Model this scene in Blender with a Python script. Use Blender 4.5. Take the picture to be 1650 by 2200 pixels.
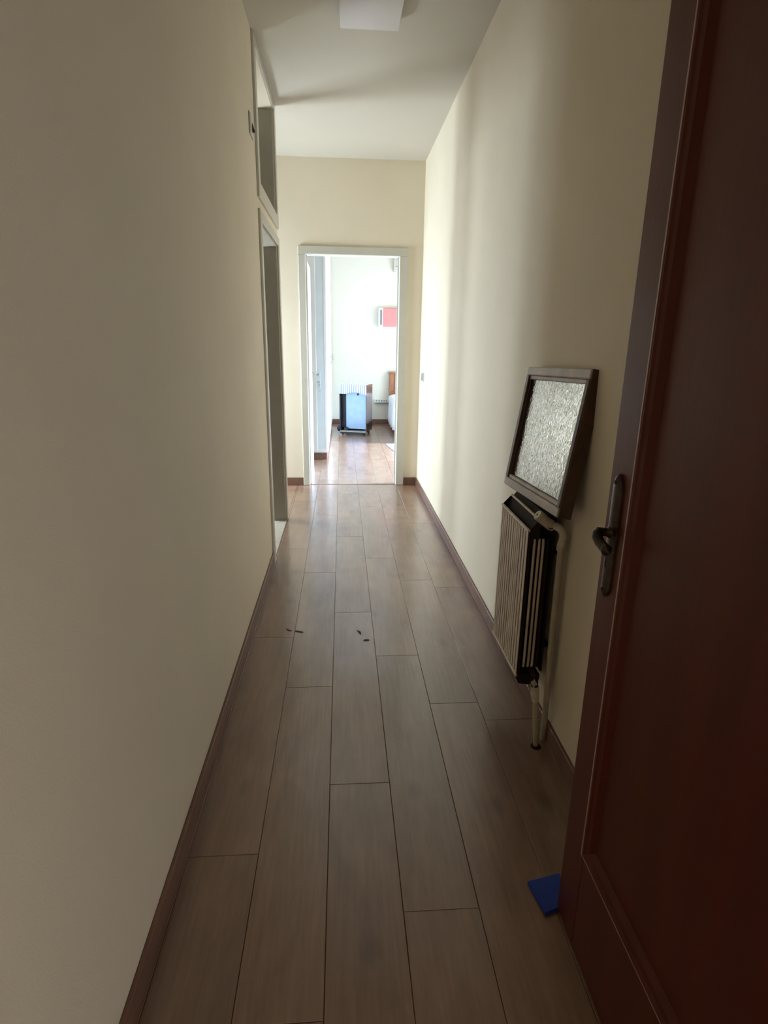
import bpy, bmesh, math, random
from mathutils import Vector, Matrix, Euler

random.seed(7)
scene = bpy.context.scene
for o in list(bpy.data.objects):
    bpy.data.objects.remove(o, do_unlink=True)
COL = scene.collection

# ------------------------------------------------------------------ camera
F_PX, YAW, PITCH, ROLL = 1253.2, 0.0731, 0.2853, 0.0141
cam_d = bpy.data.cameras.new('camera')
cam_d.sensor_fit = 'VERTICAL'
cam_d.sensor_height = 36.0
cam_d.lens = F_PX / 2200.0 * 36.0
cam_d.clip_start = 0.02
cam_d.clip_end = 100
cam = bpy.data.objects.new('camera', cam_d)
COL.objects.link(cam)
fw = Vector((math.sin(YAW) * math.cos(PITCH), math.cos(YAW) * math.cos(PITCH), -math.sin(PITCH)))
rt = Vector((math.cos(YAW), -math.sin(YAW), 0))
up = rt.cross(fw)
r2 = rt * math.cos(ROLL) + up * math.sin(ROLL)
u2 = -rt * math.sin(ROLL) + up * math.cos(ROLL)
m = Matrix((r2, u2, -fw)).transposed().to_4x4()
m.translation = Vector((0, 0, 1.38))
cam.matrix_world = m
scene.camera = cam

# ------------------------------------------------------------------ world, daylight, exposure
w = bpy.data.worlds.new('sky')
scene.world = w
w.use_nodes = True
bg = w.node_tree.nodes['Background']
bg.inputs[0].default_value = (0.70, 0.84, 1.0, 1)
bg.inputs[1].default_value = 1.5


def area(name, loc, aim, sx, sy, power, color, spread=180):
    l = bpy.data.lights.new(name, 'AREA')
    l.shape = 'RECTANGLE'
    l.size, l.size_y = sx, sy
    l.energy = power
    l.color = color
    l.spread = math.radians(spread)
    o = bpy.data.objects.new(name, l)
    COL.objects.link(o)
    o.location = loc
    o.rotation_euler = (Vector(aim) - Vector(loc)).to_track_quat('-Z', 'Z').to_euler()
    return o


# daylight outside the side room and bedroom windows, fill outside the added hall window
area('daylight_passage', (-2.10, 5.21, 1.15), (0, 5.21, 1.10), 0.76, 1.50, 51, (0.77, 0.905, 1.0))
area('daylight_bedroom', (3.55, 7.28, 1.30), (0, 7.28, 1.0), 2.6, 2.2, 20, (0.80, 0.91, 1.0))
area('high_sky_bedroom', (4.70, 7.35, 3.30), (0.6, 7.35, 0.0), 2.2, 1.6, 265, (0.54, 0.74, 1.0), 70)

area('hall_fill', (1.10, -2.12, 0.80), (1.10, 0, 0.80), 1.0, 1.2, 7.0, (1.0, 0.86, 0.69))  # unseen fill light added behind the viewer to lift the left wall

scene.view_settings.view_transform = 'Standard'
scene.view_settings.look = 'None'
scene.view_settings.exposure = 1.95
scene.view_settings.gamma = 1.0
scene.view_settings.use_curve_mapping = False

# ------------------------------------------------------------------ materials
def _bsdf(mt):
    return mt.node_tree.nodes['Principled BSDF']


def mat(name, col, rough=0.5, metal=0.0, var=0.0, vscale=6.0, bump=0.0, bscale=60.0, spec=0.5, coat=0.0,
        stretch=(1, 1, 1), coord='Object'):
    mt = bpy.data.materials.new(name)
    mt.use_nodes = True
    nt = mt.node_tree
    b = _bsdf(mt)
    b.inputs['Base Color'].default_value = (*col, 1)
    b.inputs['Roughness'].default_value = rough
    b.inputs['Metallic'].default_value = metal
    b.inputs['Specular IOR Level'].default_value = spec
    b.inputs['Coat Weight'].default_value = coat
    if var > 0 or bump > 0:
        tc = nt.nodes.new('ShaderNodeTexCoord')
        mp = nt.nodes.new('ShaderNodeMapping')
        mp.inputs['Scale'].default_value = stretch
        nt.links.new(tc.outputs[coord], mp.inputs['Vector'])
    if var > 0:
        n = nt.nodes.new('ShaderNodeTexNoise')
        n.inputs['Scale'].default_value = vscale
        n.inputs['Detail'].default_value = 6
        nt.links.new(mp.outputs[0], n.inputs['Vector'])
        cr = nt.nodes.new('ShaderNodeMapRange')
        cr.inputs['From Min'].default_value = 0.3
        cr.inputs['From Max'].default_value = 0.7
        cr.inputs['To Min'].default_value = 1 - var
        cr.inputs['To Max'].default_value = 1 + var
        nt.links.new(n.outputs['Fac'], cr.inputs['Value'])
        mx = nt.nodes.new('ShaderNodeVectorMath')
        mx.operation = 'SCALE'
        mx.inputs[0].default_value = col
        nt.links.new(cr.outputs[0], mx.inputs['Scale'])
        nt.links.new(mx.outputs[0], b.inputs['Base Color'])
    if bump > 0:
        n2 = nt.nodes.new('ShaderNodeTexNoise')
        n2.inputs['Scale'].default_value = bscale
        n2.inputs['Detail'].default_value = 4
        nt.links.new(mp.outputs[0], n2.inputs['Vector'])
        bp = nt.nodes.new('ShaderNodeBump')
        bp.inputs['Strength'].default_value = bump
        bp.inputs['Distance'].default_value = 0.01
        nt.links.new(n2.outputs['Fac'], bp.inputs['Height'])
        nt.links.new(bp.outputs[0], b.inputs['Normal'])
    return mt


def wood_floor():
    mt = bpy.data.materials.new('oak_laminate')
    mt.use_nodes = True
    nt = mt.node_tree
    N, L = nt.nodes, nt.links
    b = _bsdf(mt)
    tc = N.new('ShaderNodeTexCoord')
    oi = N.new('ShaderNodeObjectInfo')
    mul = N.new('ShaderNodeMath'); mul.operation = 'MULTIPLY'; mul.inputs[1].default_value = 37.0
    L.new(oi.outputs['Random'], mul.inputs[0])
    cmb = N.new('ShaderNodeCombineXYZ')
    L.new(mul.outputs[0], cmb.inputs['X']); L.new(mul.outputs[0], cmb.inputs['Y']); L.new(mul.outputs[0], cmb.inputs['Z'])
    add = N.new('ShaderNodeVectorMath'); add.operation = 'ADD'
    L.new(tc.outputs['Object'], add.inputs[0]); L.new(cmb.outputs[0], add.inputs[1])
    # soft cloudy figure
    m1 = N.new('ShaderNodeMapping'); m1.inputs['Scale'].default_value = (7, 2.0, 1)
    L.new(add.outputs[0], m1.inputs['Vector'])
    n1 = N.new('ShaderNodeTexNoise'); n1.inputs['Scale'].default_value = 1.0; n1.inputs['Detail'].default_value = 5
    n1.inputs['Roughness'].default_value = 0.6; n1.inputs['Distortion'].default_value = 0.6
    L.new(m1.outputs[0], n1.inputs['Vector'])
    # fine grain
    m2 = N.new('ShaderNodeMapping'); m2.inputs['Scale'].default_value = (90, 5, 1)
    L.new(add.outputs[0], m2.inputs['Vector'])
    n2 = N.new('ShaderNodeTexNoise'); n2.inputs['Scale'].default_value = 1.0; n2.inputs['Detail'].default_value = 5
    n2.inputs['Distortion'].default_value = 0.3
    L.new(m2.outputs[0], n2.inputs['Vector'])
    # knots
    m3 = N.new('ShaderNodeMapping'); m3.inputs['Scale'].default_value = (5.0, 2.6, 1)
    L.new(add.outputs[0], m3.inputs['Vector'])
    vo = N.new('ShaderNodeTexVoronoi'); vo.inputs['Scale'].default_value = 1.0
    L.new(m3.outputs[0], vo.inputs['Vector'])
    kr = N.new('ShaderNodeMapRange')
    kr.inputs['From Min'].default_value = 0.02; kr.inputs['From Max'].default_value = 0.16
    kr.inputs['To Min'].default_value = 0.62; kr.inputs['To Max'].default_value = 1.0
    L.new(vo.outputs['Distance'], kr.inputs['Value'])
    ramp = N.new('ShaderNodeValToRGB')
    ramp.color_ramp.elements[0].position = 0.30; ramp.color_ramp.elements[0].color = FLOOR_A
    ramp.color_ramp.elements[1].position = 0.70; ramp.color_ramp.elements[1].color = FLOOR_B
    mixv = N.new('ShaderNodeMath'); mixv.operation = 'MULTIPLY_ADD'
    mixv.inputs[1].default_value = 0.30
    L.new(n2.outputs['Fac'], mixv.inputs[0])
    sc = N.new('ShaderNodeMath'); sc.operation = 'MULTIPLY'; sc.inputs[1].default_value = 0.70
    L.new(n1.outputs['Fac'], sc.inputs[0]); L.new(sc.outputs[0], mixv.inputs[2])
    L.new(mixv.outputs[0], ramp.inputs['Fac'])
    pr = N.new('ShaderNodeMapRange')
    pr.inputs['To Min'].default_value = 0.92; pr.inputs['To Max'].default_value = 1.07
    L.new(oi.outputs['Random'], pr.inputs['Value'])
    km = N.new('ShaderNodeMath'); km.operation = 'MULTIPLY'
    L.new(kr.outputs[0], km.inputs[0]); L.new(pr.outputs[0], km.inputs[1])
    fin = N.new('ShaderNodeVectorMath'); fin.operation = 'SCALE'
    L.new(ramp.outputs['Color'], fin.inputs[0]); L.new(km.outputs[0], fin.inputs['Scale'])
    L.new(fin.outputs[0], b.inputs['Base Color'])
    rr = N.new('ShaderNodeMapRange'); rr.inputs['To Min'].default_value = 0.38; rr.inputs['To Max'].default_value = 0.60
    n4 = N.new('ShaderNodeTexNoise'); n4.inputs['Scale'].default_value = 9.0; n4.inputs['Detail'].default_value = 6
    L.new(add.outputs[0], n4.inputs['Vector'])
    L.new(n4.outputs['Fac'], rr.inputs['Value']); L.new(rr.outputs[0], b.inputs['Roughness'])
    b.inputs['Specular IOR Level'].default_value = 0.5
    b.inputs['Coat Weight'].default_value = 0.9
    b.inputs['Coat Roughness'].default_value = 0.20
    b.inputs['Coat IOR'].default_value = 1.85
    bp = N.new('ShaderNodeBump'); bp.inputs['Strength'].default_value = 0.12; bp.inputs['Distance'].default_value = 0.003
    ba = N.new('ShaderNodeMath'); ba.operation = 'ADD'
    n5 = N.new('ShaderNodeTexNoise'); n5.inputs['Scale'].default_value = 14.0; n5.inputs['Detail'].default_value = 3
    L.new(add.outputs[0], n5.inputs['Vector'])
    L.new(n5.outputs['Fac'], ba.inputs[0]); L.new(n2.outputs['Fac'], ba.inputs[1])
    L.new(ba.outputs[0], bp.inputs['Height']); L.new(bp.outputs[0], b.inputs['Normal']); L.new(bp.outputs[0], b.inputs['Coat Normal'])
    return mt


FLOOR_A = (0.142, 0.070, 0.039, 1)
FLOOR_B = (0.285, 0.163, 0.100, 1)


def stripes(name, c1, c2, scale, axis='X', rough=0.8):
    mt = bpy.data.materials.new(name)
    mt.use_nodes = True
    nt = mt.node_tree
    b = _bsdf(mt)
    tc = nt.nodes.new('ShaderNodeTexCoord')
    wv = nt.nodes.new('ShaderNodeTexWave')
    wv.bands_direction = axis
    wv.inputs['Scale'].default_value = scale
    wv.inputs['Distortion'].default_value = 0.5
    wv.inputs['Detail Scale'].default_value = 0.4
    nt.links.new(tc.outputs['Object'], wv.inputs['Vector'])
    rp = nt.nodes.new('ShaderNodeValToRGB')
    rp.color_ramp.elements[0].position = 0.35; rp.color_ramp.elements[0].color = (*c1, 1)
    rp.color_ramp.elements[1].position = 0.5; rp.color_ramp.elements[1].color = (*c2, 1)
    nt.links.new(wv.outputs['Fac'], rp.inputs['Fac'])
    nt.links.new(rp.outputs[0], b.inputs['Base Color'])
    b.inputs['Roughness'].default_value = rough
    return mt


def clear_glass():
    mt = bpy.data.materials.new('window_glass')
    mt.use_nodes = True
    nt = mt.node_tree
    out = nt.nodes['Material Output']
    tr = nt.nodes.new('ShaderNodeBsdfTransparent')
    gl = nt.nodes.new('ShaderNodeBsdfGlossy'); gl.inputs['Roughness'].default_value = 0.02
    mx = nt.nodes.new('ShaderNodeMixShader')
    fr = nt.nodes.new('ShaderNodeFresnel'); fr.inputs[0].default_value = 1.25
    nt.links.new(fr.outputs[0], mx.inputs[0])
    nt.links.new(tr.outputs[0], mx.inputs[1]); nt.links.new(gl.outputs[0], mx.inputs[2])
    nt.links.new(mx.outputs[0], out.inputs['Surface'])
    return mt


def pebbled_glass():
    """dark obscure glass with a fine vertical ripple"""
    mt = bpy.data.materials.new('pebbled_glass')
    mt.use_nodes = True
    nt = mt.node_tree
    b = _bsdf(mt)
    b.inputs['Base Color'].default_value = (0.05, 0.052, 0.056, 1)
    b.inputs['Roughness'].default_value = 0.06
    b.inputs['Specular IOR Level'].default_value = 0.95
    b.inputs['Coat Weight'].default_value = 1.0
    b.inputs['Coat IOR'].default_value = 1.7
    b.inputs['Coat Roughness'].default_value = 0.06
    tc = nt.nodes.new('ShaderNodeTexCoord')
    mp = nt.nodes.new('ShaderNodeMapping'); mp.inputs['Scale'].default_value = (100, 100, 60)
    nt.links.new(tc.outputs['Object'], mp.inputs['Vector'])
    n = nt.nodes.new('ShaderNodeTexNoise'); n.inputs['Scale'].default_value = 1.0; n.inputs['Detail'].default_value = 1
    n.inputs['Distortion'].default_value = 0.8
    nt.links.new(mp.outputs[0], n.inputs['Vector'])
    bp = nt.nodes.new('ShaderNodeBump'); bp.inputs['Strength'].default_value = 0.5; bp.inputs['Distance'].default_value = 0.0020
    nt.links.new(n.outputs['Fac'], bp.inputs['Height'])
    nt.links.new(bp.outputs[0], b.inputs['Normal'])
    nt.links.new(bp.outputs[0], b.inputs['Coat Normal'])
    return mt


WALLC = (0.79, 0.70, 0.55)
M = dict(
    wall=mat('cream_plaster', WALLC, 0.75, var=0.025, vscale=2.5, bump=0.10, bscale=220, spec=0.3),
    low_bounce_wall=mat('low_bounce_grey_brown', (0.22, 0.19, 0.15), 0.85, var=0.05, vscale=3, bump=0.1, bscale=120, spec=0.2),  # dark colour chosen so the unseen room bounces less light onto the jamb
    bedroom_wall=mat('pale_plaster', (0.78, 0.745, 0.62), 0.8, var=0.02, vscale=2, bump=0.08, bscale=200, spec=0.2),
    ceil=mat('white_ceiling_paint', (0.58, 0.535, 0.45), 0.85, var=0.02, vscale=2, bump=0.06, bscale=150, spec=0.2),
    frame=mat('grey_white_gloss_paint', (0.56, 0.53, 0.45), 0.42, var=0.03, vscale=9, bump=0.03, bscale=50),
    lining=mat('shaded_lining_paint', (0.40, 0.37, 0.30), 0.5, var=0.05, vscale=9, bump=0.04, bscale=50),  # casing paint darkened, shade of the jamb faces put into the colour
    white=mat('white_lacquer', (0.82, 0.83, 0.83), 0.35, var=0.02, vscale=8),
    pale_blue_white=mat('sky_tinted_white', (0.72, 0.80, 0.84), 0.35, var=0.02, vscale=8),  # white lacquer with the bluish window light put into its colour
    skirting=mat('brown_skirting', (0.17, 0.085, 0.055), 0.45, var=0.18, vscale=20, stretch=(1, 0.15, 1), bump=0.05),
    under=mat('dark_underlay', (0.03, 0.02, 0.014), 0.9, var=0.2, vscale=20),
    marble=mat('worn_threshold_stone', (0.50, 0.45, 0.38), 0.5, var=0.15, vscale=25, bump=0.1, bscale=40),
    red=mat('red_brown_veneer', (0.110, 0.022, 0.012), 0.38, var=0.14, vscale=14, stretch=(1, 1, 0.06), bump=0.04, bscale=60, spec=0.28),
    red_edge=mat('bead_highlight', (0.50, 0.34, 0.29), 0.35, var=0.1, vscale=30),  # pale colour stands in for the highlight along the moulding edge
    bronze=mat('tarnished_bronze', (0.075, 0.056, 0.045), 0.36, metal=0.7, var=0.25, vscale=60, bump=0.15, bscale=150),
    black=mat('black_void', (0.008, 0.007, 0.006), 0.6, var=0.1),
    rad=mat('beige_enamel', (0.70, 0.60, 0.48), 0.45, var=0.14, vscale=30, stretch=(1, 1, 0.3), bump=0.04),
    rad_edge=mat('lit_edge_enamel', (0.78, 0.69, 0.57), 0.45, var=0.1, vscale=40),  # paler enamel, light caught by the radiator lips put into the colour
    rad_dark=mat('shade_dark_brown', (0.032, 0.021, 0.017), 0.8, var=0.2, vscale=30, spec=0.2),  # dark brown, puts the radiator's groove and cavity shade into colour
    pipe=mat('cream_pipe_paint', (0.52, 0.455, 0.345), 0.5, var=0.12, vscale=30, bump=0.12, bscale=60),
    valve=mat('yellowed_white_plastic', (0.60, 0.54, 0.43), 0.5, var=0.1, vscale=40),
    tape=mat('white_wrap_tape', (0.70, 0.62, 0.50), 0.6, var=0.12, vscale=60, bump=0.3, bscale=90),
    pict=mat('aged_grey_wood', (0.44, 0.365, 0.31), 0.45, var=0.22, vscale=25, stretch=(0.4, 0.4, 0.4), bump=0.12, bscale=80),
    pict_side=mat('dark_brown_wood', (0.085, 0.042, 0.025), 0.5, var=0.25, vscale=25, bump=0.1, bscale=80),
    glass=pebbled_glass(),
    lampw=mat('opal_plastic', (0.72, 0.69, 0.68), 0.45, var=0.015, vscale=5),
    lampb=mat('white_lamp_base', (0.6, 0.58, 0.55), 0.5, var=0.02),
    plastic=mat('ivory_plastic', (0.62, 0.58, 0.48), 0.45, var=0.03, vscale=20),
    greyp=mat('grey_plastic', (0.22, 0.23, 0.23), 0.45, var=0.05, vscale=20),
    blue=mat('blue_foam', (0.012, 0.05, 0.36), 0.7, var=0.12, vscale=30, bump=0.1),
    flake=mat('dark_flake', (0.06, 0.04, 0.03), 0.8, var=0.2, vscale=80),
    heat_brown=mat('glossy_dark_brown_steel', (0.05, 0.032, 0.024), 0.16, var=0.15, vscale=8, coat=0.4),
    heat_black=mat('black_steel', (0.012, 0.013, 0.018), 0.5, var=0.15, vscale=10),
    heat_blue=mat('pale_blue_steel', (0.27, 0.38, 0.52), 0.35, metal=0.15, var=0.07, vscale=12, bump=0.03),
    heat_tray=mat('galvanised_tray', (0.42, 0.41, 0.36), 0.4, metal=0.4, var=0.12, vscale=30),
    cloth=stripes('striped_cotton', (0.20, 0.29, 0.36), (0.74, 0.77, 0.80), 9.5),
    bedwood=mat('orange_brown_wood', (0.36, 0.145, 0.065), 0.38, var=0.2, vscale=14, stretch=(1, 1, 0.2), bump=0.05),
    bedpanel=mat('pink_brown_veneer', (0.62, 0.33, 0.22), 0.4, var=0.12, vscale=12, stretch=(1, 1, 0.2)),
    sheet=mat('white_cotton', (0.80, 0.79, 0.81), 0.9, var=0.03, vscale=10, bump=0.15, bscale=25),
    rug=mat('pale_lilac_wool', (0.62, 0.54, 0.60), 0.95, var=0.08, vscale=40, bump=0.3, bscale=120),
    pink=mat('coral_pink_shade', (0.83, 0.27, 0.25), 0.6, var=0.04, vscale=20, bump=0.05, bscale=90),
    chrome=mat('dull_chrome', (0.45, 0.47, 0.47), 0.3, metal=0.9, var=0.05, vscale=30),
    strip=mat('white_socket_plastic', (0.70, 0.69, 0.62), 0.5, var=0.02),
    winframe=mat('white_window_paint', (0.8, 0.8, 0.78), 0.4, var=0.02),
    pane=clear_glass(),
    floor=wood_floor(),
)

# ------------------------------------------------------------------ mesh helpers
def bm_box(bm, lo, hi, bevel=0.0, mtx=None, seg=1):
    lo, hi = Vector(lo), Vector(hi)
    r = bmesh.ops.create_cube(bm, size=1.0)
    vs = r['verts']
    c = (lo + hi) / 2
    s = hi - lo
    for v in vs:
        v.co = Vector((v.co.x * s.x, v.co.y * s.y, v.co.z * s.z)) + c
    if bevel > 0:
        es = list({e for v in vs for e in v.link_edges})
        rb = bmesh.ops.bevel(bm, geom=es, offset=bevel, segments=seg, affect='EDGES', profile=0.5)
        vs = list({v for f in rb['faces'] for v in f.verts} | {v for v in vs if v.is_valid})
    if mtx is not None:
        bmesh.ops.transform(bm, matrix=mtx, verts=[v for v in vs if v.is_valid])
    return vs


def bm_tube(bm, pts, rad, seg=12, caps=True):
    """tube along a polyline; rad is a number or a list"""
    pts = [Vector(p) for p in pts]
    n = len(pts)
    rads = rad if isinstance(rad, (list, tuple)) else [rad] * n
    rings = []
    prev = None
    for i, p in enumerate(pts):
        if i == 0: t = pts[1] - pts[0]
        elif i == n - 1: t = pts[-1] - pts[-2]
        else: t = (pts[i + 1] - p).normalized() + (p - pts[i - 1]).normalized()
        t.normalize()
        if prev is None:
            a = Vector((0, 0, 1)) if abs(t.z) < 0.9 else Vector((1, 0, 0))
            u = t.cross(a).normalized()
        else:
            u = (prev - t * prev.dot(t)).normalized()
        prev = u
        v = t.cross(u)
        rings.append([bm.verts.new(p + (u * math.cos(2 * math.pi * k / seg) + v * math.sin(2 * math.pi * k / seg)) * rads[i]) for k in range(seg)])
    for a, b in zip(rings[:-1], rings[1:]):
        for k in range(seg):
            bm.faces.new((a[k], a[(k + 1) % seg], b[(k + 1) % seg], b[k]))
    if caps:
        bm.faces.new(rings[0][::-1])
        bm.faces.new(rings[-1])


def bezier(p0, p1, p2, n=8):
    p0, p1, p2 = Vector(p0), Vector(p1), Vector(p2)
    return [p0 * (1 - t) ** 2 + p1 * 2 * t * (1 - t) + p2 * t * t for t in [i / n for i in range(n + 1)]]


def bm_prism(bm, poly, axis, a, b):
    """extrude a 2-D polygon; axis 'x': poly=(y,z), 'y': (x,z), 'z': (x,y)"""
    def P(q, h):
        return {'x': (h, q[0], q[1]), 'y': (q[0], h, q[1]), 'z': (q[0], q[1], h)}[axis]
    A = [bm.verts.new(P(q, a)) for q in poly]
    B = [bm.verts.new(P(q, b)) for q in poly]
    n = len(poly)
    bm.faces.new(A); bm.faces.new(B[::-1])
    for i in range(n):
        bm.faces.new((A[i], B[i], B[(i + 1) % n], A[(i + 1) % n]))


def obj(name, bm, material, parent=None, loc=None, smooth=False):
    bmesh.ops.recalc_face_normals(bm, faces=bm.faces)
    me = bpy.data.meshes.new(name)
    if loc is not None and parent is None:
        bmesh.ops.translate(bm, verts=bm.verts, vec=-Vector(loc))
    bm.to_mesh(me)
    bm.free()
    me.materials.append(M[material])
    if smooth:
        for p in me.polygons: p.use_smooth = True
        try: me.set_sharp_from_angle(angle=math.radians(40))
        except Exception: pass
    o = bpy.data.objects.new(name, me)
    COL.objects.link(o)
    if parent is not None:
        o.parent = parent
    if loc is not None and parent is None:
        o.location = loc
    return o


def box(name, lo, hi, material, parent=None, bevel=0.0, seg=1, smooth=False, mtx=None):
    bm = bmesh.new()
    bm_box(bm, lo, hi, bevel, mtx, seg)
    return obj(name, bm, material, parent, smooth=smooth)


def boxes(name, lst, material, parent=None, bevel=0.0):
    bm = bmesh.new()
    for lo, hi in lst:
        bm_box(bm, lo, hi, bevel)
    return obj(name, bm, material, parent)


def tag(o, label, cat, group=None, kind=None):
    o['label'] = label
    o['category'] = cat
    if group: o['group'] = group
    if kind: o['kind'] = kind
    return o


def thing(name, label, cat, loc=(0, 0, 0), rot=(0, 0, 0), group=None, kind=None):
    o = bpy.data.objects.new(name, None)
    o.empty_display_size = 0.05
    COL.objects.link(o)
    o.location = loc
    o.rotation_euler = rot
    return tag(o, label, cat, group, kind)


# ------------------------------------------------------------------ dimensions
XL, XR = -0.450, 0.736          # passage walls
YE = 5.663                      # end wall face
H = 2.88
DL, DR, DH = -0.322, 0.524, 2.111   # end doorway
YN, YF = 3.61, 4.475            # side doorway in the left wall
YA = 4.56                       # side passage begins
YB = 10.14                      # bedroom back wall
XA = -1.90                      # side passage window wall
BX0, BX1 = -1.60, 3.30          # bedroom width
YH = -1.9                       # hall behind the camera
T = 0.10
HX = 2.0                        # right side of the hall

# ------------------------------------------------------------------ setting: walls
tag(boxes('wall_left', [
    ((XL - T, YH, 0), (XL, YN, H)),
    ((XL - T, YN, 2.010), (XL, YF, 2.200)),
    ((XL - T, YN, 2.835), (XL, YF, H)),
    ((XL - T, YF, 0), (XL, YA, H)),
], 'wall'), 'long cream plaster wall on the left, with side doorway and hatch', 'wall', kind='structure')
tag(box('wall_right', (XR, 0.24, 0), (XR + T, YE + T, H), 'wall'),
    'long cream plaster wall on the right, behind radiator', 'wall', kind='structure')
tag(boxes('wall_end', [
    ((XA, YE, 0), (DL - 0.02, YE + T, H)),
    ((DR + 0.02, YE, 0), (XR, YE + T, H)),
    ((DL - 0.02, YE, DH + 0.02), (DR + 0.02, YE + T, H)),
], 'wall'), 'cream end wall around the bright bedroom doorway', 'wall', kind='structure')
tag(boxes('wall_near', [
    ((XL, 0.14, 0), (-0.33, 0.24, H)),
    ((0.615, 0.14, 0), (HX, 0.24, H)),
    ((-0.33, 0.14, 2.15), (0.615, 0.24, H)),
], 'wall'), 'cream wall around the doorway at the near end of the passage', 'wall', kind='structure')
tag(boxes('wall_hall', [
    ((XL - T, YH - T, 0), (0.55, YH, H)),
    ((1.65, YH - T, 0), (HX, YH, H)),
    ((0.55, YH - T, 0), (1.65, YH, 0.15)),
    ((0.55, YH - T, 1.45), (1.65, YH, H)),
    ((HX, YH - T, 0), (HX + T, 0.24, H)),
], 'wall'), 'cream walls of the hall behind the viewer', 'wall', kind='structure')
# unseen room behind the left doorway, its walls darkened to cut bounced light
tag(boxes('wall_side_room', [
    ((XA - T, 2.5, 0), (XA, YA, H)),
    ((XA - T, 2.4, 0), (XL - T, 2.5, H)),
], 'low_bounce_wall'), 'unseen grey-brown walls behind the left doorway, darkened to cut bounced light', 'wall', kind='structure')
# window wall of the side passage
tag(boxes('wall_passage', [
    ((XA - T, YA, 0), (XA, YE + T, 0.35)),
    ((XA - T, YA, 1.95), (XA, YE + T, H)),
    ((XA - T, YA, 0.35), (XA, 4.80, 1.95)),
    ((XA - T, 5.62, 0.35), (XA, YE + T, 1.95)),
], 'wall'), 'cream window wall at the end of the side passage', 'wall', kind='structure')
# bedroom
tag(box('wall_bedroom_back', (BX0, YB, 0), (BX1, YB + T, H), 'bedroom_wall'),
    'pale bright bedroom wall behind the heater and bed', 'wall', kind='structure')
tag(box('wall_bedroom_left', (BX0 - T, YE + T, 0), (BX0, YB + T, H), 'bedroom_wall'),
    'pale left wall of the bedroom', 'wall', kind='structure')
tag(box('wall_bedroom_front', (XR + T, YE, 0), (BX1 + T, YE + T, H), 'bedroom_wall'),
    'pale bedroom wall to the right of the doorway', 'wall', kind='structure')
tag(boxes('wall_bedroom_right', [
    ((BX1, YE + T, 0), (BX1 + T, 5.95, H)),
    ((BX1, 8.6, 0), (BX1 + T, YB + T, H)),
    ((BX1, 5.95, 2.4), (BX1 + T, 8.6, H)),
    ((BX1, 5.95, 0), (BX1 + T, 8.6, 0.12)),
], 'bedroom_wall'), 'pale bedroom wall with a tall window', 'wall', kind='structure')
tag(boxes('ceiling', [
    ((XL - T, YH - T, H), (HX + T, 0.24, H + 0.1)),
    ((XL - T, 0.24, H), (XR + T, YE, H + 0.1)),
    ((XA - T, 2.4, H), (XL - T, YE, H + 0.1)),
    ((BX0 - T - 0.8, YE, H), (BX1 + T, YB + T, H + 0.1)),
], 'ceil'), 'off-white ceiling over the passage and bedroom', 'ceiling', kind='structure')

# ------------------------------------------------------------------ setting: floor of single planks
floor = tag(boxes('floor', [
    ((XL - T, YH - T, -0.10), (HX + T, 0.24, -0.0115)),
    ((XL - T, 0.24, -0.10), (XR + T, YE, -0.0115)),
    ((XA - T, 2.4, -0.10), (XL - T, YE, -0.0115)),
    ((BX0 - T - 0.8, YE, -0.10), (BX1 + T, YB + T, -0.0115)),
], 'under'), 'worn brown oak-look plank floor running along the passage', 'floor', kind='structure')
PW, PL, X0 = 0.1935, 1.245, -0.048
ROWJ = {-2: 2.56, -1: 2.13, 0: 1.57, 1: 1.12, 2: 1.99, 3: 3.12, -3: 1.30, 4: 2.7}
PLANKS = {}


def plank(x0, x1, y0, y1):
    if x1 - x0 < 0.015 or y1 - y0 < 0.03: return
    g, c = 0.0006, 0.0010
    k = (round(x1 - x0, 4), round(y1 - y0, 4))
    me = PLANKS.get(k)
    if me is None:
        hx, hy = (x1 - x0) / 2 - g, (y1 - y0) / 2 - g
        v, f = [], []
        for (ax, ay, z) in ((hx, hy, -0.0115), (hx, hy, -c), (hx - c, hy - c, 0)):
            v += [(-ax, -ay, z), (ax, -ay, z), (ax, ay, z), (-ax, ay, z)]
        for b in (0, 4):
            for i in range(4):
                f.append((b + i, b + (i + 1) % 4, b + 4 + (i + 1) % 4, b + 4 + i))
        f.append((8, 9, 10, 11))
        me = bpy.data.meshes.new('plank')
        me.from_pydata(v, [], f)
        me.materials.append(M['floor'])
        PLANKS[k] = me
    o = bpy.data.objects.new('plank', me)
    COL.objects.link(o)
    o.parent = floor
    o.location = ((x0 + x1) / 2, (y0 + y1) / 2, 0)


def lay(xa, xb, ya, yb):
    k0 = math.floor((xa - X0) / PW)
    k1 = math.ceil((xb - X0) / PW)
    for k in range(k0, k1):
        x0, x1 = max(xa, X0 + k * PW), min(xb, X0 + (k + 1) * PW)
        j = ROWJ.get(k, (k * 0.437) % PL)
        y = j + PL * math.floor((ya - j) / PL)
        while y < yb:
            plank(x0, x1, max(y, ya), min(y + PL, yb))
            y += PL


lay(XL, XR, YH, YE + 0.005)
lay(XR, HX, YH, 0.14)
lay(XA, XL - T, 2.5, YE)
lay(XL - T, XL, YA, YE)
lay(BX0, BX1, YE + 0.03, YB)
tag(box('trim_1', (DL, YE + 0.005, -0.011), (DR, YE + 0.03, 0.003), 'skirting', bevel=0.002),
    'thin dark joint strip across the floor of the bedroom doorway', 'threshold', kind='structure')
tag(box('trim_2', (XL - T, YN, -0.011), (XL + 0.004, YF, 0.004), 'marble', bevel=0.002),
    'pale worn stone threshold of the left side doorway', 'threshold', kind='structure')

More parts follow.
